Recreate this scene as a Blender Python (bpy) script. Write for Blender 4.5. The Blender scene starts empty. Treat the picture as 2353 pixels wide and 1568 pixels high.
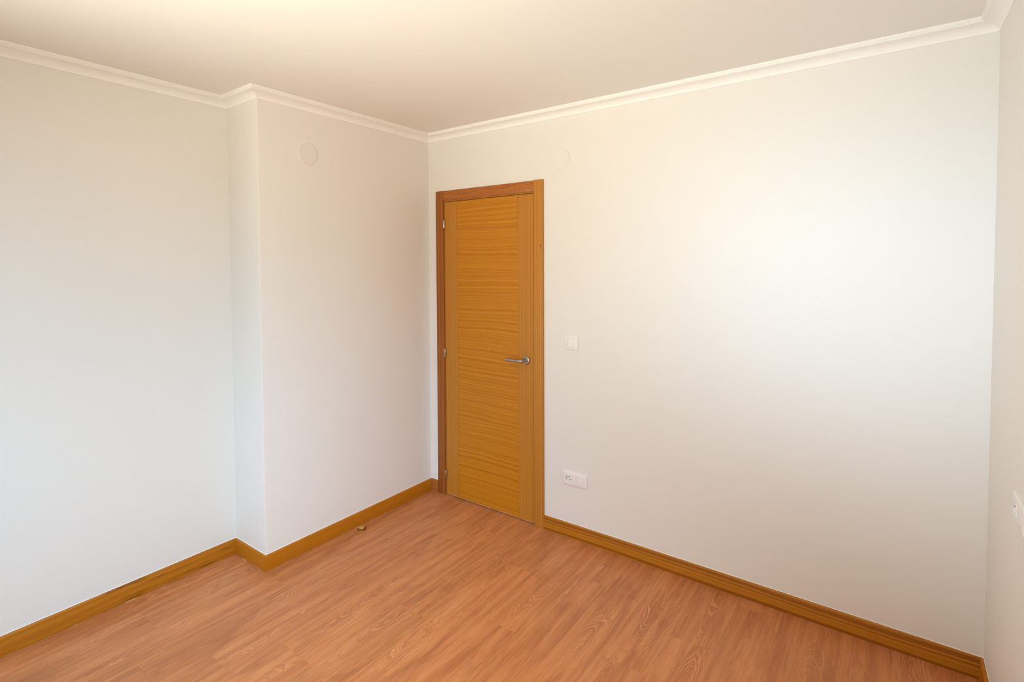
import bpy, bmesh, math, random
from mathutils import Vector, Matrix

random.seed(7)
S = bpy.context.scene
COL = S.collection
PI = math.pi

# ------------------------------------------------------------------ camera
FPX = 1196.78
CAM = Vector((2.5949, -2.5953, 1.5788))
YAW, PITCH, ROLL = 0.6234, -0.0330, -0.0041
fw = Vector((-math.sin(YAW) * math.cos(PITCH), math.cos(YAW) * math.cos(PITCH), math.sin(PITCH)))
rt = Vector((math.cos(YAW), math.sin(YAW), 0))
up = rt.cross(fw)
rt2 = rt * math.cos(ROLL) + up * math.sin(ROLL)
up2 = up * math.cos(ROLL) - rt * math.sin(ROLL)
cd = bpy.data.cameras.new('camera')
cd.sensor_fit = 'HORIZONTAL'
cd.sensor_width = 36.0
cd.lens = FPX / 2353 * 36.0
cd.shift_x = -6.12 / 2353
cd.shift_y = -135.65 / 2353
cd.clip_start = 0.02
cam = bpy.data.objects.new('camera', cd)
COL.objects.link(cam)
cam.matrix_world = Matrix((
    (rt2.x, up2.x, -fw.x, CAM.x),
    (rt2.y, up2.y, -fw.y, CAM.y),
    (rt2.z, up2.z, -fw.z, CAM.z),
    (0, 0, 0, 1)))
S.camera = cam

# ------------------------------------------------------------------ room sizes
XL, XR = -0.3035, 2.9097       # recessed left wall, right wall
YJ = -1.2015                   # where the left wall steps back
YB = -3.45                     # window wall behind the camera
HC = 2.4695                    # ceiling
WX0, WX1, WZ0, WZ1 = 1.20, 2.68, 1.03, 2.12   # window opening
BX0, BX1, BZ1 = 0.02, 1.08, 2.12              # added balcony door opening for the fill lamp

# ------------------------------------------------------------------ world, daylight, exposure
W = bpy.data.worlds.new('sky')
S.world = W
W.use_nodes = True
wn = W.node_tree.nodes
sky = wn.new('ShaderNodeTexSky')
sky.sky_type = 'PREETHAM' if 'PREETHAM' in [e.identifier for e in sky.bl_rna.properties['sky_type'].enum_items] else sky.sky_type
bg = wn['Background']
bg.inputs['Strength'].default_value = 0.01
W.node_tree.links.new(sky.outputs[0], bg.inputs[0])


def window_light(name, power, col, size, loc, aim, spread):
    l = bpy.data.lights.new(name, 'AREA')
    l.shape = 'RECTANGLE'
    l.size, l.size_y = size
    l.energy = power
    l.color = col
    l.spread = math.radians(spread)
    o = bpy.data.objects.new(name, l)
    COL.objects.link(o)
    o.location = loc
    d = Vector(aim) - Vector(loc)
    o.rotation_euler = d.to_track_quat('-Z', 'Y').to_euler()
    return o


# daylight through the window behind the camera, plus fills for floor and balcony side:
# bright sunlit facade opposite, blue sky from above, warm light off the ground outside
YL = YB + 0.06
window_light('balcony_fill', 27.8, (0.95, 1.0, 0.90), (1.0, 1.9), (0.55, YL, 1.1), (2.692, -1.10, 2.95), 110.0)  # lamp added to fit the room's brightness, set in an added balcony door
window_light('daylight_sky_left', 16.4, (0.46, 0.76, 1.03), (1.3, 1.0), (2.0, YL, 1.57), (-0.042, -2.33, 0.40), 81.1)
window_light('daylight_facade', 3.3, (0.58, 0.84, 1.14), (1.3, 0.9), (1.95, YL, 1.57), (2.50, 0.0, 1.45), 38.0)
window_light('daylight_sky', 7.6, (0.70, 0.89, 1.09), (1.3, 1.0), (1.977, YL, 1.57), (0.42, -0.45, 0.14), 56.0)
window_light('floor_fill', 2.6, (0.95, 0.97, 1.0), (1.3, 1.0), (2.0, YL, 1.57), (1.75, -1.55, 0.0), 44.0)  # extra fill lamp added to brighten the front of the floor
window_light('daylight_ground', 15.11, (1.0, 0.906, 0.726), (1.3, 1.0), (2.0, YL, 1.57), (0.941, -1.215, 2.856), 83.7)

S.view_settings.view_transform = 'Standard'
S.view_settings.look = 'None'
S.view_settings.exposure = 0.05
S.view_settings.gamma = 1.0
S.view_settings.use_curve_mapping = False
S.cycles.max_bounces = 10
S.cycles.diffuse_bounces = 7
S.cycles.use_adaptive_sampling = True
S.cycles.adaptive_threshold = 0.05
S.cycles.adaptive_min_samples = 20
S.cycles.use_light_tree = False
S.cycles.glossy_bounces = 4
S.cycles.caustics_reflective = False
S.cycles.caustics_refractive = False


# ------------------------------------------------------------------ node helpers
class NB:
    def __init__(self, name):
        self.m = bpy.data.materials.new(name)
        self.m.use_nodes = True
        self.t = self.m.node_tree
        self.n = self.t.nodes
        self.b = self.n['Principled BSDF']

    def put(self, sock, v):
        if isinstance(v, bpy.types.NodeSocket):
            self.t.links.new(v, sock)
        elif isinstance(v, (tuple, list)) and len(v) == 3 and sock.type == 'RGBA':
            sock.default_value = (*v, 1)
        else:
            sock.default_value = v

    def node(self, ty, **kw):
        nd = self.n.new(ty)
        for k, v in kw.items():
            if hasattr(nd, k) and k not in ('Scale',):
                setattr(nd, k, v)
            else:
                self.put(nd.inputs[k], v)
        return nd

    def math(self, op, a, b=0.0, c=None, clamp=False):
        nd = self.n.new('ShaderNodeMath')
        nd.operation = op
        nd.use_clamp = clamp
        self.put(nd.inputs[0], a)
        self.put(nd.inputs[1], b)
        if c is not None:
            self.put(nd.inputs[2], c)
        return nd.outputs[0]

    def add(self, a, b):
        return self.math('ADD', a, b)

    def mul(self, a, b):
        return self.math('MULTIPLY', a, b)

    def step(self, x, lo, hi, a=0.0, b=1.0):
        nd = self.n.new('ShaderNodeMapRange')
        nd.interpolation_type = 'SMOOTHSTEP'
        self.put(nd.inputs['Value'], x)
        self.put(nd.inputs['From Min'], lo)
        self.put(nd.inputs['From Max'], hi)
        self.put(nd.inputs['To Min'], a)
        self.put(nd.inputs['To Max'], b)
        return nd.outputs['Result']

    def xyz(self, x, y, z):
        nd = self.n.new('ShaderNodeCombineXYZ')
        for i, v in enumerate((x, y, z)):
            self.put(nd.inputs[i], v)
        return nd.outputs[0]

    def obj(self):
        c = self.n.new('ShaderNodeTexCoord')
        s = self.n.new('ShaderNodeSeparateXYZ')
        self.t.links.new(c.outputs['Object'], s.inputs[0])
        return s.outputs[0], s.outputs[1], s.outputs[2]

    def rnd(self):
        return self.n.new('ShaderNodeObjectInfo').outputs['Random']

    def noise(self, vec, scale=1.0, detail=2.0, rough=0.5, dist=0.0):
        nd = self.n.new('ShaderNodeTexNoise')
        self.put(nd.inputs['Vector'], vec)
        nd.inputs['Scale'].default_value = scale
        nd.inputs['Detail'].default_value = detail
        nd.inputs['Roughness'].default_value = rough
        nd.inputs['Distortion'].default_value = dist
        return nd.outputs['Fac'] if 'Fac' in nd.outputs else nd.outputs[0]

    def noise1(self, w, detail=2.0, rough=0.5):
        nd = self.n.new('ShaderNodeTexNoise')
        nd.noise_dimensions = '1D'
        self.put(nd.inputs['W'], w)
        nd.inputs['Scale'].default_value = 1.0
        nd.inputs['Detail'].default_value = detail
        nd.inputs['Roughness'].default_value = rough
        return nd.outputs['Fac'] if 'Fac' in nd.outputs else nd.outputs[0]

    def mix(self, f, a, b, mode='MIX'):
        nd = self.n.new('ShaderNodeMix')
        nd.data_type = 'RGBA'
        nd.blend_type = mode
        self.put(nd.inputs[0], f)
        self.put(nd.inputs[6], a)
        self.put(nd.inputs[7], b)
        return nd.outputs[2]

    def bump(self, h, dist=0.001, strength=0.5):
        nd = self.n.new('ShaderNodeBump')
        nd.inputs['Strength'].default_value = strength
        nd.inputs['Distance'].default_value = dist
        self.put(nd.inputs['Height'], h)
        self.t.links.new(nd.outputs[0], self.b.inputs['Normal'])

    def out(self, col, rough=0.5, spec=0.5, metal=0.0):
        self.put(self.b.inputs['Base Color'], col)
        self.put(self.b.inputs['Roughness'], rough)
        self.put(self.b.inputs['Specular IOR Level'], spec)
        self.put(self.b.inputs['Metallic'], metal)
        return self.m


def srgb(r, g, b):
    f = lambda c: (c / 255 / 12.92) if c <= 10 else ((c / 255 + 0.055) / 1.055) ** 2.4
    return (f(r), f(g), f(b))


def paint(name, col, rough=0.6, spec=0.25, bump=0.0):
    k = NB(name)
    x, y, z = k.obj()
    v = k.xyz(x, y, z)
    n2 = k.noise(v, 1.3, 1, 0.5)
    c = k.mix(k.step(n2, 0.3, 0.7), col, tuple(a * 0.994 for a in col))
    if bump:
        k.bump(k.noise(v, 240, 1, 0.6), bump, 0.35)
    return k.out(c, rough, spec)


M_WALL = paint('wall_paint', (0.770, 0.747, 0.702), 0.55, 0.3, 0.0004)
M_CEIL = paint('ceiling_paint', (0.80, 0.775, 0.74), 0.85, 0.1)
M_CORN = paint('cornice_paint', (0.86, 0.85, 0.83), 0.7, 0.2)
M_HALO_CAULK = paint('halo_caulk', (0.84, 0.83, 0.81), 0.5, 0.2)


k = NB('patchy_floor_sealant')
_x, _y, _z = k.obj()
_n = k.noise(k.xyz(k.mul(_x, 14.0), k.mul(_y, 14.0), 0.0), 1.0, 3, 0.6)
M_SEAL = k.out(k.mix(k.step(_n, 0.52, 0.68), (0.30, 0.11, 0.045), (0.52, 0.37, 0.28)), 0.7, 0.2)


def plastic(name, col, rough=0.35):
    k = NB(name)
    x, y, z = k.obj()
    n = k.noise(k.xyz(x, y, z), 90, 2)
    return k.out(k.mix(n, col, tuple(c * 0.97 for c in col)), rough, 0.4)


M_PLAST = plastic('white_plastic', (0.83, 0.80, 0.78))
M_RUBBER = plastic('black_rubber', (0.012, 0.010, 0.010), 0.6)
M_DARK = plastic('dark_hollow', (0.02, 0.018, 0.018), 0.8)


def metal(name, col, rough=0.35):
    k = NB(name)
    x, y, z = k.obj()
    n = k.noise(k.xyz(k.mul(x, 40), k.mul(y, 400), k.mul(z, 400)), 1.0, 3)
    return k.out(k.mix(n, col, tuple(c * 0.82 for c in col)), k.step(n, 0.2, 0.8, rough - 0.06, rough + 0.1), 0.5, 1.0)


M_STEEL = metal('brushed_steel', (0.50, 0.445, 0.39), 0.30)


M_LATCH = metal('dull_latch_metal', (0.20, 0.16, 0.15), 0.5)


def floor_mat():
    k = NB('oak_vinyl_plank')
    x, y, z = k.obj()
    r = k.rnd()
    X = k.add(x, k.mul(r, 37.0))
    Y = k.add(y, k.mul(r, 113.0))
    n = lambda fx, fy, s, det=2, ro=0.5, di=0.0: k.noise(k.xyz(k.mul(X, fx), k.mul(Y, fy), s), 1.0, det, ro, di)
    # sparse knots that push the growth rings aside
    vo = k.n.new('ShaderNodeTexVoronoi')
    k.put(vo.inputs['Vector'], k.xyz(k.mul(X, 5.0), k.mul(Y, 1.6), 0.0))
    vo.inputs['Scale'].default_value = 1.0
    kd = vo.outputs['Distance']
    kn = k.step(kd, 0.0, 0.34, 1.0, 0.0)
    # flat-sawn cathedral rings: nested parabolas along the plank, bent by noise
    low = n(7.0, 1.7, 0.0, 2, 0.5, 0.2)
    mid = n(26.0, 5.5, 3.0, 2, 0.55, 0.3)
    xc = k.math('SUBTRACT', x, k.add(0.045, k.mul(k.math('FRACT', k.mul(r, 7.3)), 0.095)))
    sg = k.math('SUBTRACT', k.mul(k.math('GREATER_THAN', k.math('FRACT', k.mul(r, 13.7)), 0.5), 2.0), 1.0)
    par = k.mul(k.mul(xc, xc), 95.0)
    fld = k.add(k.add(par, k.mul(y, sg)), k.add(k.mul(low, 1.1), k.add(k.mul(mid, 0.20), k.mul(kn, 0.55))))
    ring = k.noise1(k.mul(fld, 30.0), 2, 0.55)
    ringm = k.step(k.add(n(6.0, 1.5, 9.0), k.mul(kn, 0.10)), 0.44, 0.68)
    fib = n(330.0, 13.0, 1.0, 3, 0.65)
    fib2 = n(85.0, 3.0, 5.0, 3, 0.6)
    strk = n(30.0, 1.5, 2.0, 3, 0.55, 0.4)
    blot = n(9.0, 2.4, 6.0, 3, 0.6, 0.8)
    base = k.mix(k.step(strk, 0.36, 0.64), FL_D, FL_B)
    base = k.mix(k.mul(k.step(blot, 0.50, 0.68), 0.50), base, FL_DD)
    base = k.mix(k.mul(k.step(blot, 0.46, 0.30), 0.50), base, FL_L)
    base = k.mix(k.mul(k.step(fib2, 0.52, 0.68), 0.40), base, FL_L)
    base = k.mix(k.mul(k.step(fib2, 0.46, 0.30), 0.36), base, FL_DD)
    base = k.mix(k.mul(k.step(ring, 0.50, 0.34), k.add(0.10, k.mul(ringm, 0.42))), base, FL_DD)
    base = k.mix(k.mul(k.step(ring, 0.56, 0.70), k.add(0.04, k.mul(ringm, 0.50))), base, FL_LL)
    base = k.mix(k.mul(k.step(fib, 0.48, 0.28), 0.42), base, FL_DD)
    base = k.mix(k.mul(k.step(fib, 0.56, 0.74), 0.38), base, FL_LL)
    base = k.mix(k.mul(k.step(kd, 0.12, 0.02), 0.45), base, FL_DD)
    hv = k.n.new('ShaderNodeHueSaturation')      # every plank a touch lighter or darker
    k.put(hv.inputs['Value'], k.add(0.96, k.mul(r, 0.08)))
    k.put(hv.inputs['Color'], base)
    k.bump(k.add(fib, k.mul(ring, 0.4)), 0.0002, 0.3)
    return k.out(hv.outputs[0], k.step(fib, 0.2, 0.8, 0.40, 0.50), 0.45)


FL_B = (0.585, 0.225, 0.078)
FL_D = (0.470, 0.163, 0.052)
FL_DD = (0.310, 0.094, 0.028)
FL_L = (0.655, 0.274, 0.106)
FL_LL = (0.760, 0.380, 0.180)
M_FLOOR = floor_mat()


def timber(name, grain, base, dark, light, freq=60.0, warp=2.0, wf=(6.0, 0.9), fine=350.0, streak=0.0, contrast=0.6, c2=None,
           rough=0.42, worn_z=None, face=None, knot=None):
    """Grain runs along `grain`; stripes vary across. `face` is the axis normal to the board."""
    k = NB(name)
    c = dict(zip('xyz', k.obj()))
    r = k.rnd()
    g = k.add(c[grain], k.mul(r, 41.0))
    oth = [a for a in 'xyz' if a != grain]
    a = c[oth[0]] if face is None else c[[q for q in oth if q != face][0]]
    d = c[oth[1]] if face is None else c[face]
    u = k.add(a, k.mul(d, 0.8))
    U = k.add(u, k.mul(r, 17.0))
    low = k.noise(k.xyz(k.mul(U, wf[0]), k.mul(g, wf[1]), 0.0), 1.0, 2, 0.5, 0.2)
    mid = k.noise(k.xyz(k.mul(U, wf[0] * 4), k.mul(g, wf[1] * 4), 4.0), 1.0, 2, 0.5)
    fld = k.add(k.add(k.mul(U, freq), k.mul(low, warp * 6)), k.mul(mid, warp * 0.8))
    st = k.noise1(fld, 3, 0.6)
    st2 = k.noise1(k.mul(fld, 4.3), 2, 0.6)
    fib = k.noise(k.xyz(k.mul(U, fine), k.mul(g, 9.0), 2.0), 1.0, 3, 0.7)
    col = k.mix(k.mul(k.step(st, 0.55, 0.36), contrast), base, dark)
    col = k.mix(k.mul(k.step(st, 0.54, 0.70), contrast * 0.8), col, light)
    col = k.mix(k.mul(k.step(st2, 0.52, 0.34), contrast * 0.45 if c2 is None else c2), col, dark)
    col = k.mix(k.mul(k.step(fib, 0.52, 0.30), 0.28), col, dark)
    col = k.mix(k.mul(k.step(fib, 0.58, 0.75), 0.22), col, light)
    if streak:
        s = k.noise(k.xyz(k.mul(U, 110.0), k.mul(g, 5.0), 8.0), 1.0, 2, 0.55)
        sm = k.noise(k.xyz(k.mul(U, 12.0), k.mul(g, 3.0), 6.0), 1.0, 1)
        col = k.mix(k.mul(k.mul(k.step(s, 0.55, 0.68), k.step(sm, 0.46, 0.60)), streak), col, tuple(q * 0.35 for q in dark))
    if worn_z is not None:
        e = k.noise(k.xyz(k.mul(c['x'], 22.0), k.mul(c['z'], 30.0), 0.0), 1.0, 3, 0.6)
        lim = k.add(worn_z, k.mul(k.math('SUBTRACT', e, 0.5), 0.022))
        wm = k.math('LESS_THAN', c['z'], lim)
        col = k.mix(k.mul(wm, 0.45), col, (0.55, 0.34, 0.22))
    if knot is not None:
        dx = k.mul(k.math('SUBTRACT', c['x'], knot[0]), 1 / 0.0055)
        dz = k.mul(k.math('SUBTRACT', c['z'], knot[1]), 1 / 0.0130)
        kr = k.math('SQRT', k.add(k.mul(dx, dx), k.mul(dz, dz)))
        col = k.mix(k.mul(k.step(kr, 1.0, 0.5), 0.75), col, tuple(q * 0.45 for q in dark))
    k.bump(k.add(fib, st2), 0.0002, 0.3)
    return k.out(col, rough, 0.28)


M_PANEL = timber('door_panel_veneer', 'x', (0.535, 0.212, 0.010), (0.385, 0.122, 0.003), (0.620, 0.272, 0.020),
                 freq=62, warp=0.75, wf=(3.2, 0.9), contrast=0.55, c2=0.55, face='y', worn_z=0.0065)
M_STILE = timber('door_stile_veneer', 'z', (0.500, 0.210, 0.026), (0.370, 0.130, 0.010), (0.590, 0.270, 0.045),
                 freq=170, warp=0.35, wf=(6.0, 0.3), contrast=0.6, face='y', worn_z=0.0065)
M_CASE = timber('casing_wood', 'z', (0.510, 0.222, 0.034), (0.385, 0.140, 0.014), (0.600, 0.285, 0.060),
                freq=120, warp=0.6, wf=(6.0, 0.35), contrast=0.6, face='y', knot=(0.0505, 1.6900))
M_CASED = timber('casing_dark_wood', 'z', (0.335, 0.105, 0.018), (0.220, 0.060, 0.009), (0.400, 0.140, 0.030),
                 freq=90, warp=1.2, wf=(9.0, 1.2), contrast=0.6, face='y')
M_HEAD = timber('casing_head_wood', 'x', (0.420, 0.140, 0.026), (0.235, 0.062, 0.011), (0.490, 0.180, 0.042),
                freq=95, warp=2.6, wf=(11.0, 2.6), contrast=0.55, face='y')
M_BASEL = timber('skirting_wood_left', 'y', (0.450, 0.158, 0.009), (0.340, 0.100, 0.004), (0.510, 0.195, 0.018),
                 freq=55, warp=1.0, wf=(6.0, 0.8), contrast=0.5, streak=0.85)
M_BASEP = timber('skirting_wood_plain', 'y', (0.450, 0.152, 0.006), (0.375, 0.115, 0.004), (0.500, 0.182, 0.013),
                 freq=40, warp=0.8, wf=(5.0, 0.6), contrast=0.35)
M_BASER = timber('skirting_wood_striped', 'x', (0.480, 0.180, 0.010), (0.225, 0.062, 0.003), (0.550, 0.225, 0.018),
                 freq=75, warp=0.7, wf=(5.0, 0.4), contrast=0.72, c2=0.7)
M_STOP = timber('door_stop_wood', 'z', (0.56, 0.25, 0.06), (0.42, 0.15, 0.02), (0.64, 0.32, 0.1), freq=120, warp=0.5)


# ------------------------------------------------------------------ mesh helpers
def mesh_obj(name, bm, mat, parent=None, smooth=False, loc=None):
    me = bpy.data.meshes.new(name)
    bmesh.ops.recalc_face_normals(bm, faces=bm.faces)
    bm.to_mesh(me)
    bm.free()
    if mat:
        me.materials.append(mat)
    if smooth:
        for p in me.polygons:
            p.use_smooth = True
        try:
            me.set_sharp_from_angle(angle=math.radians(40))
        except Exception:
            pass
    o = bpy.data.objects.new(name, me)
    COL.objects.link(o)
    if parent:
        o.parent = parent
    if loc:
        o.location = loc
    return o


def empty(name, loc=(0, 0, 0), rot=(0, 0, 0)):
    o = bpy.data.objects.new(name, None)
    o.empty_display_size = 0.05
    COL.objects.link(o)
    o.location = loc
    o.rotation_euler = rot
    return o


def tag(o, label=None, cat=None, group=None, kind=None):
    if label:
        o['label'] = label
    if cat:
        o['category'] = cat
    if group:
        o['group'] = group
    if kind:
        o['kind'] = kind
    return o


def box(bm, x0, x1, y0, y1, z0, z1, bev=0.0, seg=2):
    r = bmesh.ops.create_cube(bm, size=1.0)
    vs = r['verts']
    for v in vs:
        v.co = Vector(((x0 + x1) / 2 + v.co.x * (x1 - x0), (y0 + y1) / 2 + v.co.y * (y1 - y0), (z0 + z1) / 2 + v.co.z * (z1 - z0)))
    if bev:
        es = list({e for v in vs for e in v.link_edges})
        bmesh.ops.bevel(bm, geom=es, offset=bev, segments=seg, profile=0.5, affect='EDGES')
    return vs


def one_box(name, mat, dims, parent=None, bev=0.0, seg=2):
    """box with its origin at its own low corner so textures sit in local metres"""
    x0, x1, y0, y1, z0, z1 = dims
    bm = bmesh.new()
    box(bm, 0, x1 - x0, 0, y1 - y0, 0, z1 - z0, bev, seg)
    return mesh_obj(name, bm, mat, parent, smooth=bool(bev), loc=(x0, y0, z0))


def extrude_loops(name, loops, mat, parent=None, smooth=True, caps=True):
    bm = bmesh.new()
    rows = [[bm.verts.new(p) for p in lp] for lp in loops]
    n = len(rows[0])
    for a, b in zip(rows, rows[1:]):
        for i in range(n):
            j = (i + 1) % n
            bm.faces.new((a[i], a[j], b[j], b[i]))
    if caps:
        bm.faces.new(rows[0])
        bm.faces.new(rows[-1])
    return mesh_obj(name, bm, mat, parent, smooth)


def lathe(bm, prof, seg=40, axis='y', cx=0, cy=0, cz=0):
    """prof: list of (radius, height along axis)."""
    rows = []
    for r, h in prof:
        row = []
        if r < 1e-6:
            p = {'y': (cx, cy + h, cz), 'z': (cx, cy, cz + h)}[axis]
            row = [bm.verts.new(p)]
        else:
            for i in range(seg):
                t = 2 * PI * i / seg
                a, b = r * math.cos(t), r * math.sin(t)
                row.append(bm.verts.new({'y': (cx + a, cy + h, cz + b), 'z': (cx + a, cy + b, cz + h)}[axis]))
        rows.append(row)
    for A, B in zip(rows, rows[1:]):
        if len(A) == 1 and len(B) == 1:
            continue
        for i in range(seg):
            j = (i + 1) % seg
            if len(A) == 1:
                bm.faces.new((A[0], B[i], B[j]))
            elif len(B) == 1:
                bm.faces.new((A[i], A[j], B[0]))
            else:
                bm.faces.new((A[i], A[j], B[j], B[i]))


def rrect(w, h, r, n=6, cx=0.0, cz=0.0):
    pts = []
    for (sx, sz, a0) in ((1, 1, 0), (-1, 1, 90), (-1, -1, 180), (1, -1, 270)):
        for i in range(n + 1):
            t = math.radians(a0 + 90 * i / n)
            pts.append((cx + sx * (w / 2 - r) + r * math.cos(t), cz + sz * (h / 2 - r) + r * math.sin(t)))
    return pts


def circle(r, n=32, cx=0.0, cz=0.0):
    return [(cx + r * math.cos(2 * PI * i / n), cz + r * math.sin(2 * PI * i / n)) for i in range(n)]


def plate_mesh(outer, front, holes, back=0.0):
    """Wall plate in the xz plane facing -y. outer: list of (loop, y); the last loop is the rim of the
    front face; holes: list of (loop, depth) cut into it."""
    bm = bmesh.new()
    rows = [[bm.verts.new((x, y, z)) for x, z in lp] for lp, y in outer]
    for a, b in zip(rows, rows[1:]):
        n = len(a)
        for i in range(n):
            j = (i + 1) % n
            bm.faces.new((a[i], a[j], b[j], b[i]))
    rim = rows[-1]
    edges = [bm.edges.get((rim[i], rim[(i + 1) % len(rim)])) or bm.edges.new((rim[i], rim[(i + 1) % len(rim)])) for i in range(len(rim))]
    yf = outer[-1][1]
    for lp, dep in holes:
        hv = [bm.verts.new((x, yf, z)) for x, z in lp]
        hb = [bm.verts.new((x, yf + dep, z)) for x, z in lp]
        n = len(hv)
        for i in range(n):
            j = (i + 1) % n
            edges.append(bm.edges.new((hv[i], hv[j])))
        for i in range(n):
            j = (i + 1) % n
            bm.faces.new((hv[i], hv[j], hb[j], hb[i]))
    bmesh.ops.triangle_fill(bm, edges=edges, use_beauty=True, use_dissolve=False)
    return bm


# ------------------------------------------------------------------ structure: walls, floor slab, ceiling
T = 0.12


def structure(o, label=None):
    o['kind'] = 'structure'
    if label:
        o['label'] = label
    return o


# door opening in the back wall
DX0, DX1, DZ1 = 0.128, 0.892, 2.028
def holed_wall(y0, y1, xs, zs, hole):
    """solid wall slab with rectangular cells; `hole` lists the (i, k) cells left open"""
    bm = bmesh.new()
    V = {}

    def v(i, s, k):
        if (i, s, k) not in V:
            V[(i, s, k)] = bm.verts.new((xs[i], (y0, y1)[s], zs[k]))
        return V[(i, s, k)]
    nx, nz = len(xs) - 1, len(zs) - 1
    solid = lambda i, k: 0 <= i < nx and 0 <= k < nz and (i, k) not in hole
    for i in range(nx):
        for k in range(nz):
            if not solid(i, k):
                continue
            for s_ in (0, 1):
                bm.faces.new((v(i, s_, k), v(i + 1, s_, k), v(i + 1, s_, k + 1), v(i, s_, k + 1)))
            for di, dk, e in ((-1, 0, ((i, k), (i, k + 1))), (1, 0, ((i + 1, k), (i + 1, k + 1))),
                              (0, -1, ((i, k), (i + 1, k))), (0, 1, ((i, k + 1), (i + 1, k + 1)))):
                if not solid(i + di, k + dk):
                    (a, c), (b_, d) = e
                    bm.faces.new((v(a, 0, c), v(b_, 0, d), v(b_, 1, d), v(a, 1, c)))
    return bm


bm = holed_wall(0, T, (XL - T, DX0, DX1, XR + T), (0, DZ1, HC), [(1, 0)])
structure(mesh_obj('wall_back', bm, M_WALL), 'cream painted back wall around the wooden door')
structure(one_box('doorway_light_block', M_WALL, (DX0 - 0.2, DX1 + 0.2, T + 0.002, T + 0.05, 0, DZ1 + 0.2)), 'added slab behind the door blocking light through its gaps')  # unseen slab added to stop outside light leaking past the leaf

structure(one_box('wall_left', M_WALL, (XL - T, XL, YB - T, YJ, 0, HC)), 'recessed cream left wall')
# projecting stretch of the left wall with a softly rounded outer corner
bm = bmesh.new()
rr = 0.003
pts = [(XL - T, 0.0), (XL - T, YJ)]
pts += [(-rr + rr * math.sin(math.radians(a)), YJ + rr - rr * math.cos(math.radians(a))) for a in (0, 18, 36, 54, 72, 90)]
pts += [(0.0, 0.0)]
lo = [bm.verts.new((x, y, 0)) for x, y in pts]
hi = [bm.verts.new((x, y, HC)) for x, y in pts]
bm.faces.new(lo[::-1])
bm.faces.new(hi)
for i in range(len(lo)):
    j = (i + 1) % len(lo)
    bm.faces.new((lo[i], lo[j], hi[j], hi[i]))
structure(mesh_obj('wall_left_projection', bm, M_WALL, smooth=True), 'cream wall projection stepping out beside the door corner')
structure(one_box('wall_right', M_WALL, (XR, XR + T, YB - T, 0, 0, HC)), 'cream right-hand wall')
# window wall behind the camera
bm = holed_wall(YB - T, YB, (XL - T, BX0, BX1, WX0, WX1, XR + T), (0, WZ0, WZ1, HC), [(1, 0), (1, 1), (3, 1)])
structure(mesh_obj('wall_front', bm, M_WALL), 'window wall behind the camera')
structure(one_box('ceiling', M_CEIL, (XL - T, XR + T, YB - T, T, HC, HC + 0.1)), 'plain off-white ceiling')
fl = structure(one_box('floor', M_DARK, (XL - T, XR + T, YB - T, T + 0.05, -0.10, -0.004)), 'floor of reddish brown wood-look vinyl planks')

# window: frame, two panes and a sill in the opening
wn_ = structure(empty('window_1', ((WX0 + WX1) / 2, YB - 0.08, WZ0)), 'white framed window behind the camera')
gl = NB('window_glass')
tr = gl.n.new('ShaderNodeBsdfTransparent')
gs = gl.n.new('ShaderNodeBsdfGlossy')
gs.inputs['Roughness'].default_value = 0.02
mx = gl.n.new('ShaderNodeMixShader')
mx.inputs[0].default_value = 0.06
gl.t.links.new(tr.outputs[0], mx.inputs[1])
gl.t.links.new(gs.outputs[0], mx.inputs[2])
gl.t.links.new(mx.outputs[0], gl.n['Material Output'].inputs[0])


def glazing(root, ww, wh):
    for nm, d in (('frame_post', (-ww / 2, -ww / 2 + .05, 0, .05, 0, wh)), ('frame_post', (ww / 2 - .05, ww / 2, 0, .05, 0, wh)),
                  ('frame_post', (-.04, .04, 0, .05, .05, wh - .05)),
                  ('frame_rail', (-ww / 2 + .05, ww / 2 - .05, 0, .05, 0, .05)), ('frame_rail', (-ww / 2 + .05, ww / 2 - .05, 0, .05, wh - .05, wh))):
        one_box(nm, M_PLAST, d, root, 0.004, 1)
    for d in ((-ww / 2 + .05, -.04, .02, .026, .05, wh - .05), (.04, ww / 2 - .05, .02, .026, .05, wh - .05)):
        one_box('pane', gl.m, d, root)


glazing(wn_, WX1 - WX0, WZ1 - WZ0)
wb_ = structure(empty('added_balcony_door', ((BX0 + BX1) / 2, YB - 0.08, 0)), 'added white framed glazed balcony door behind the camera')  # unseen door added to the wall to house the fill lamp
glazing(wb_, BX1 - BX0, BZ1)

# ------------------------------------------------------------------ floor planks (1220 x 183 mm click vinyl)
PW, PL, GAP = 0.1835, 1.220, 0.0002
joints = {-0.1555: -1.709, 0.0280: -1.212, 0.2115: -0.62, 0.3950: -0.424, 0.5785: -0.219, 0.7620: -0.98,
          0.9455: -0.424, 1.1290: -0.825, 1.3125: -0.30, 1.4960: -1.06, 1.6795: -0.725, 1.8630: -0.45,
          2.0465: -0.082, 2.2300: -0.86, 2.4135: -0.52, 2.5970: -1.10, 2.7805: -0.30, -0.3390: -0.95}
plank_cache = {}


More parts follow.
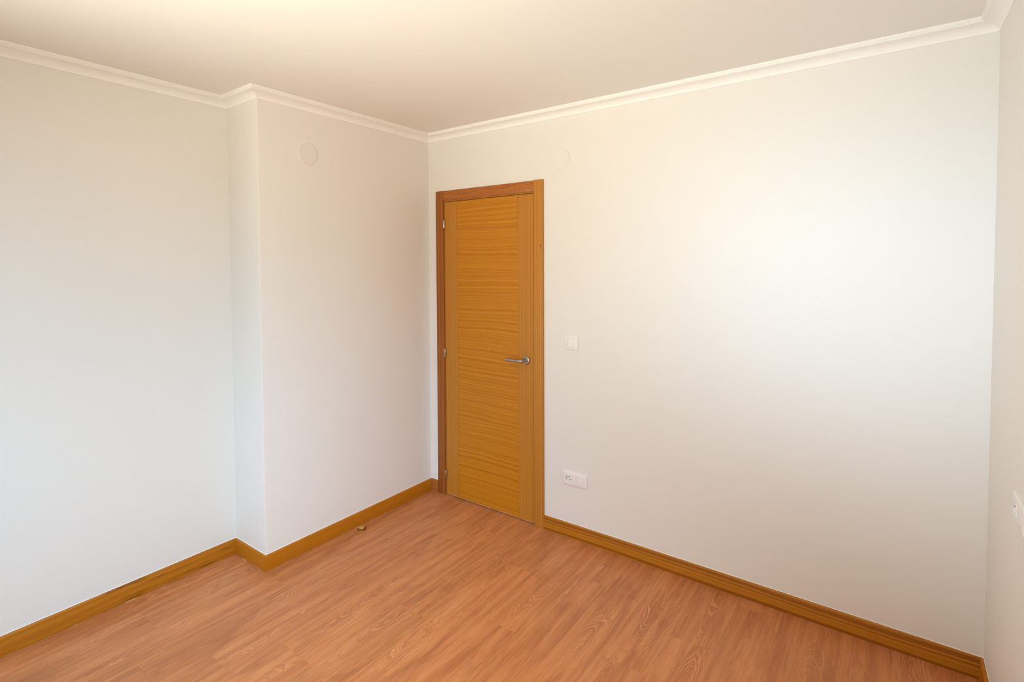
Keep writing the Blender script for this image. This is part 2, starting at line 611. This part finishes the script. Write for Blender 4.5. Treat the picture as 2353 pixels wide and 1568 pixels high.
def plank_mesh(w, l):
    key = (round(w, 4), round(l, 4))
    if key in plank_cache:
        return plank_cache[key]
    bm = bmesh.new()
    g, c, h = GAP / 2, 0.0003, 0.004
    lo = [bm.verts.new((x, y, -h)) for x, y in ((g, g), (w - g, g), (w - g, l - g), (g, l - g))]
    md = [bm.verts.new((x, y, -c * 0.7)) for x, y in ((g, g), (w - g, g), (w - g, l - g), (g, l - g))]
    tp = [bm.verts.new((x, y, 0)) for x, y in ((g + c, g + c), (w - g - c, g + c), (w - g - c, l - g - c), (g + c, l - g - c))]
    bm.faces.new(lo[::-1])
    bm.faces.new(tp)
    for A, B in ((lo, md), (md, tp)):
        for i in range(4):
            j = (i + 1) % 4
            bm.faces.new((A[i], A[j], B[j], B[i]))
    me = bpy.data.meshes.new('plank')
    bmesh.ops.recalc_face_normals(bm, faces=bm.faces)
    bm.to_mesh(me)
    bm.free()
    me.materials.append(M_FLOOR)
    plank_cache[key] = me
    return me


for x0, yj in sorted(joints.items()):
    xa, xb = max(x0, XL - 0.02), min(x0 + PW, XR + 0.02)
    y_top = 0.10 if (x0 + PW > 0.0) else YJ + 0.02
    ys = [yj + k_ * PL for k_ in range(-4, 5)]
    for ya, yb in zip(ys, ys[1:]):
        ya, yb = max(ya, YB - 0.02), min(yb, y_top)
        if yb - ya < 0.03:
            continue
        p = bpy.data.objects.new('plank', plank_mesh(xb - xa, yb - ya))
        COL.objects.link(p)
        p.parent = fl
        p.location = Vector((xa, ya, 0)) - fl.location

# ------------------------------------------------------------------ cornice (trim) along every wall
CP = [(0.0, 0.0), (0.0576, 0.0), (0.0576, -0.0115), (0.0545, -0.0118), (0.0535, -0.0135), (0.0545, -0.0142), (0.0548, -0.0160),
      (0.0535, -0.0178), (0.0500, -0.0182), (0.0496, -0.0192)]
for i in range(11):
    t = math.radians(86 - 86 * i / 10)
    CP.append((0.0500 - 0.0460 * math.cos(t), -0.0480 + 0.0288 * math.sin(t)))
CP += [(0.0040, -0.0490), (0.0018, -0.0498), (0.0, -0.0498)]


def moulding(name, prof, p0, p1, n, m0, m1, mat, z=0.0, parent=None):
    """Extrude a profile (offset from wall, height) from p0 to p1; n = direction into the room;
    m0, m1 shift the ends along the run per metre of offset (mitres)."""
    p0, p1, n = Vector((*p0, 0)), Vector((*p1, 0)), Vector((*n, 0))
    t = (p1 - p0).normalized()
    org = p0 + Vector((0, 0, z))
    A = [p0 + n * o + t * (m0 * o) + Vector((0, 0, z + h)) - org for o, h in prof]
    B = [p1 + n * o + t * (m1 * o) + Vector((0, 0, z + h)) - org for o, h in prof]
    o = extrude_loops(name, [A, B], mat, parent, smooth=True)
    o.location = org
    return o


runs = [('left', (XL, YB), (XL, YJ), (1, 0), 1, -1),
        ('left_return', (XL, YJ), (0, YJ), (0, -1), 1, 1),
        ('left_projection', (0, YJ), (0, 0), (1, 0), -1, -1),
        ('back', (0, 0), (XR, 0), (0, -1), 1, -1),
        ('right', (XR, 0), (XR, YB), (-1, 0), 1, -1),
        ('front', (XR, YB), (XL, YB), (0, 1), 1, -1)]
trim_labels = ['white cove cornice along the recessed left wall', 'short white cornice return on the wall step',
               'white cove cornice above the left projection', 'white cove cornice above the door wall',
               'white cove cornice on the right-hand wall', 'white cove cornice on the window wall']
for i, (nm, p0, p1, n, a, b_) in enumerate(runs):
    structure(moulding('trim_%d' % (i + 1), CP, p0, p1, n, a, b_, M_CORN, HC), trim_labels[i])

# ------------------------------------------------------------------ skirting boards
BH, BT = 0.0835, 0.0130
BP = [(0, 0), (BT, 0), (BT, BH - 0.005), (BT - 0.0008, BH - 0.0028), (BT - 0.0025, BH - 0.0012), (BT - 0.005, BH), (0, BH)]
KP = [(0, BH), (0.0022, BH), (0.0016, BH + 0.0014), (0.0, BH + 0.0020)]
SP = [(BT - 0.001, 0.0), (BT + 0.0022, 0.0), (BT + 0.0010, 0.0007), (BT - 0.001, 0.0018)]
CX0, CX1 = 0.0765, 0.9425      # outer edges of the door casing
base_runs = [('baseboard_left', (XL, YB), (XL, YJ), (1, 0), 1, -1, M_BASEL, 'streaky orange-brown skirting on the recessed left wall'),
             ('baseboard_left_return', (XL, YJ), (0, YJ), (0, -1), 1, 1, M_BASEP, 'short skirting piece on the wall step'),
             ('baseboard_left_projection', (0, YJ), (0, 0), (1, 0), -1, -1, M_BASEP, 'plain orange skirting below the left projection'),
             ('baseboard_back_left', (0, 0), (CX0, 0), (0, -1), 1, 0, M_HEAD, 'tiny skirting piece left of the door'),
             ('baseboard_back', (CX1, 0), (XR, 0), (0, -1), 0, -1, M_BASER, 'dark-striped skirting right of the door'),
             ('baseboard_right', (XR, 0), (XR, YB), (-1, 0), 1, -1, M_BASEP, 'skirting on the right-hand wall'),
             ('baseboard_front', (XR, YB), (BX1, YB), (0, 1), 1, 0, M_BASER, 'skirting below the window')]
for nm, p0, p1, n, a, b_, mat, lab in base_runs:
    o = structure(moulding(nm, BP, p0, p1, n, a, b_, mat), lab)
    moulding('halo_caulk_line', KP, p0, p1, n, a, b_, M_HALO_CAULK, 0.0, o).location = (0, 0, 0)  # white bead draws a bright edge halo as well as caulk
    if 'left' in nm:
        moulding('floor_sealant', SP, p0, p1, n, a, b_, M_SEAL, 0.0, o).location = (0, 0, 0)

# ------------------------------------------------------------------ door
D = structure(empty('door_1', (0.51, 0, 0)), 'orange-brown wooden door with steel lever handle in wooden casing')
CT = 0.012                       # casing thickness on the wall face


def dpart(name, mat, dims, parent=None, bev=0.0, seg=2):
    x0, x1, y0, y1, z0, z1 = dims
    par = parent or D
    o = one_box(name, mat, dims, par, bev, seg)
    return o


def rel(o, par):
    """place child given in world coordinates under par"""
    base = Vector((0, 0, 0))
    q = par
    while q:
        base += q.location
        q = q.parent
    o.location = Vector(o.location) - base
    return o


IX0, IX1, IZ1 = 0.1430, 0.8755, 2.0135     # inner edges of the casing
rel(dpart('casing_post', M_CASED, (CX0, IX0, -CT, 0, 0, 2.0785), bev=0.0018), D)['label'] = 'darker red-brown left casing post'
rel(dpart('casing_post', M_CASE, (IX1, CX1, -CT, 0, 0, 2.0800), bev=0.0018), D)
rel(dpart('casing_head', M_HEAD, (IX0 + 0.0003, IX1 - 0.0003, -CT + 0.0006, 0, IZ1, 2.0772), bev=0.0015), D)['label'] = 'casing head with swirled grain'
# jamb lining with the stop the leaf closes against
for x0, x1, sx0, sx1 in ((DX0, 0.1452, 0.1452, 0.163), (0.8690, DX1, 0.851, 0.8690)):
    bm = bmesh.new()
    lp = [(x0, 0.0), (x1, 0.0), (x1, T), (x0, T)]
    if x0 < 0.5:
        lp = [(x0, 0), (x1, 0), (x1, 0.040), (sx1, 0.040), (sx1, T), (x0, T)]
    else:
        lp = [(x0, 0), (x1, 0), (x1, T), (sx0, T), (sx0, 0.040), (x0, 0.040)]
    lo = [bm.verts.new((x, y, 0)) for x, y in lp]
    hi = [bm.verts.new((x, y, IZ1 + 0.012)) for x, y in lp]
    bm.faces.new(lo[::-1])
    bm.faces.new(hi)
    for i in range(len(lp)):
        j = (i + 1) % len(lp)
        bm.faces.new((lo[i], lo[j], hi[j], hi[i]))
    rel(mesh_obj('jamb', bm, M_CASE, D), D)
bm = bmesh.new()
JZ = 2.0068
lp = [(JZ, 0.0004), (DZ1, 0.0004), (DZ1, T), (JZ - 0.018, T), (JZ - 0.018, 0.040), (JZ, 0.040)]
lo = [bm.verts.new((0.1452, y, z)) for z, y in lp]
hi = [bm.verts.new((0.8690, y, z)) for z, y in lp]
bm.faces.new(lo[::-1])
bm.faces.new(hi)
for i in range(len(lp)):
    j = (i + 1) % len(lp)
    bm.faces.new((lo[i], lo[j], hi[j], hi[i]))
rel(mesh_obj('jamb_head', bm, M_CASE, D), D)

# leaf: core with two vertical veneer stiles and a cross-grained panel between them
LX0, LX1, LZ0, LZ1 = 0.1480, 0.8660, 0.0055, 2.0035
PX0, PX1 = 0.2590, 0.7535
leaf = rel(dpart('leaf', M_STILE, (LX0, LX1, 0.0022, 0.037, LZ0, LZ1)), D)
for nm, mat, a, b_ in (('stile', M_STILE, LX0, PX0), ('panel', M_PANEL, PX0, PX1), ('stile', M_STILE, PX1, LX1)):
    rel(one_box(nm, mat, (a + (0.0003 if a != LX0 else 0), b_ - (0.0003 if b_ != LX1 else 0), 0.0, 0.0021, LZ0, LZ1), leaf, 0.0006, 1), leaf)

# hinges
for z in (1.855, 0.980, 0.143):
    h = 0.054
    bm = bmesh.new()
    lathe(bm, [(0, -h / 2 - 0.003), (0.004, -h / 2 - 0.0028), (0.0062, -h / 2), (0.0068, -h / 2 + 0.002), (0.0068, -0.0012), (0.0058, -0.0006),
               (0.0058, 0.0006), (0.0068, 0.0012), (0.0068, h / 2 - 0.002), (0.0062, h / 2), (0.004, h / 2 + 0.0028), (0, h / 2 + 0.003)], 20, 'z')
    o = mesh_obj('hinge', bm, M_STEEL, D, True)
    o.location = Vector((0.1478, -0.0072, z)) - D.location
    o['label'] = 'steel hinge barrel'

# strike plate edge in the gap
rel(one_box('latch_plate', M_LATCH, (0.8663, 0.8688, 0.003, 0.03, 0.930, 0.968), D), D)

# lever handle
HX, HZ = 0.8140, 0.9985
hd = empty('handle', (HX - D.location.x, 0, HZ))
hd.parent = D
bm = bmesh.new()
lathe(bm, [(0, 0.0), (0.0255, 0.0), (0.0258, -0.0045), (0.0250, -0.0068), (0.0232, -0.0080), (0.0165, -0.0084), (0.0158, -0.0074), (0.0135, -0.0074),
           (0.0130, -0.0092), (0.0, -0.0092)], 48, 'y')
mesh_obj('rosette', bm, M_STEEL, hd, True)
path = [Vector((0, -0.006, 0)), Vector((0, -0.030, 0))]
R_ = 0.020
for i in range(1, 9):
    t = math.radians(90 * i / 8)
    path.append(Vector((-R_ + R_ * math.cos(t), -0.030 - R_ * math.sin(t), 0)))
path += [Vector((-0.060, -0.0505, 0)), Vector((-0.100, -0.0505, 0)), Vector((-0.121, -0.0505, 0)), Vector((-0.1245, -0.0505, 0)), Vector((-0.1258, -0.0505, 0))]
rad = [0.0092] * 13 + [0.0092, 0.0078, 0.0035][-3:]
rad = rad[:len(path)]
while len(rad) < len(path):
    rad.insert(0, 0.0092)
rad[-3:] = [0.0092, 0.0080, 0.0045]
bm = bmesh.new()
rows = []
for i, p in enumerate(path):
    tg = (path[min(i + 1, len(path) - 1)] - path[max(i - 1, 0)]).normalized()
    sv = Vector((0, 0, 1))
    nv = tg.cross(sv).normalized()
    rows.append([bm.verts.new(p + (nv * math.cos(2 * PI * q / 24) + sv * math.sin(2 * PI * q / 24)) * rad[i]) for q in range(24)])
for A, B in zip(rows, rows[1:]):
    for q in range(24):
        w_ = (q + 1) % 24
        bm.faces.new((A[q], A[w_], B[w_], B[q]))
bm.faces.new(rows[0])
bm.faces.new(rows[-1])
mesh_obj('lever', bm, M_STEEL, hd, True)

# ------------------------------------------------------------------ switches and sockets
def rocker(parent, cx, cz, s=0.0440, y=-0.0085, name='rocker'):
    lp = rrect(s, s, 0.0015, 3)
    lp2 = rrect(s - 0.0016, s - 0.0016, 0.0012, 3)
    bm = bmesh.new()
    rows = [[bm.verts.new((x, yy, z)) for x, z in l] for l, yy in ((lp, -0.002), (lp, y + 0.0008), (lp2, y))]
    for a, b_ in zip(rows, rows[1:]):
        for i in range(len(a)):
            j = (i + 1) % len(a)
            bm.faces.new((a[i], a[j], b_[j], b_[i]))
    bm.faces.new(rows[-1])
    bm.faces.new(rows[0])
    o = mesh_obj(name, bm, M_PLAST, parent, True)
    o.location = (cx, 0, cz)
    return o


def plate(parent, w, h, centres):
    lo = [(rrect(w, h, 0.009), 0.0), (rrect(w, h, 0.009), -0.0045), (rrect(w - 0.0022, h - 0.0022, 0.0085), -0.0070),
          (rrect(w - 0.0070, h - 0.0070, 0.0070), -0.0086)]
    holes = [(rrect(0.0452, 0.0452, 0.0018, 3, c, 0.0), 0.006) for c in centres]
    bm = plate_mesh(lo, None, holes)
    return mesh_obj('plate', bm, M_PLAST, parent, True)


def socket(parent, cx, tilt=15):
    s = 0.0440
    lp = rrect(s, s, 0.0015, 3)
    lp2 = rrect(s - 0.0016, s - 0.0016, 0.0012, 3)
    bm = plate_mesh([(lp, -0.002), (lp, -0.0095), (lp2, -0.0103)], None, [(circle(0.0198, 40), 0.0093)])
    o = mesh_obj('socket_insert', bm, M_PLAST, parent, True)
    o.location = (cx, 0, 0)
    holes = []
    for sgn in (1, -1):
        a = math.radians(90 - tilt)
        holes.append((sgn * 0.0095 * math.cos(a) * -1, sgn * 0.0095 * math.sin(a)))
    bm = plate_mesh([(circle(0.0197, 40), -0.0012)], None, [(circle(0.0034, 14, hx, hz), 0.0009) for hx, hz in holes])
    d = mesh_obj('socket_floor', bm, M_PLAST, o, True)
    for hx, hz in holes:
        bm = bmesh.new()
        lathe(bm, [(0, -0.0004), (0.0033, -0.0004), (0.0033, -0.0011)], 14, 'y')
        c = mesh_obj('contact_hole', bm, M_DARK, o)  # dark colour gives the shallow cup the shade of a deep hole
        c.location = (hx, 0, hz)
    for sgn in (1, -1):
        c = one_box('earth_clip', M_STEEL, (-0.0022, 0.0022, -0.0085, -0.0014, -0.0016, 0.0016), o)
        c.location = (sgn * 0.0176 - 0.0022, -0.0085, -0.0016)
    return o


sw = tag(empty('light_switch', (1.1298, 0, 1.1328)), 'white square single rocker light switch beside the door casing', 'switch')
plate(sw, 0.0842, 0.0842, [-0.0035])
rocker(sw, -0.0035, 0)

ps = tag(empty('power_socket', (1.1515, 0, 0.3455)), 'white double plate with round socket and blank insert, low beside the door', 'socket')
plate(ps, 0.1600, 0.0800, [-0.0375, 0.0330])
socket(ps, -0.0375)
rocker(ps, 0.0330, 0, name='blank_insert')

pr = tag(empty('power_socket', (XR, -0.590, 0.8700), (0, 0, -PI / 2)), 'white socket plate on the right-hand wall, cut off by the right edge', 'socket')
plate(pr, 0.1600, 0.0800, [-0.0375, 0.0330])
socket(pr, -0.0375)
rocker(pr, 0.0330, 0, name='blank_insert')

# round junction-box covers painted over with the wall colour
def cover(loc, rz, label):
    bm = bmesh.new()
    lathe(bm, [(0.0580, 0.0), (0.0580, -0.0036), (0.0574, -0.0046), (0.0560, -0.0050), (0.0548, -0.0050), (0, -0.0050)], 64, 'y')
    o = mesh_obj('junction_cover', bm, M_WALL, None, True)
    o.location = loc
    o.rotation_euler = (0, 0, rz)
    return tag(o, label, 'cover plate')


cover((0.0, -0.9245, 2.190), PI / 2, 'round flush cover plate painted cream, high on the left wall projection')
cover((1.0575, 0.0, 2.1865), 0, 'round flush cover plate painted cream, on the wall above the door')

# ------------------------------------------------------------------ door stop
ds = tag(empty('door_stop', (0.0701, -0.6542, 0)), 'small round wooden door stop with black rubber ring by the left skirting', 'door stop')
bm = bmesh.new()
lathe(bm, [(0, 0.0), (0.0168, 0.0), (0.0174, 0.0015), (0.0174, 0.0105), (0.0164, 0.0112), (0.0164, 0.0150), (0.0174, 0.0156), (0.0172, 0.0195),
           (0.0158, 0.0232), (0.0125, 0.0258), (0.0070, 0.0272), (0, 0.0276)], 36, 'z')
mesh_obj('body', bm, M_STOP, ds, True)
bm = bmesh.new()
prof = [(0.0182 + 0.0032 * math.cos(t), 0.0130 + 0.0022 * math.sin(t)) for t in [2 * PI * i / 12 for i in range(13)]]
lathe(bm, prof, 40, 'z')
bmesh.ops.remove_doubles(bm, verts=bm.verts, dist=1e-6)
mesh_obj('rubber_ring', bm, M_RUBBER, ds, True)['label'] = 'black rubber ring'
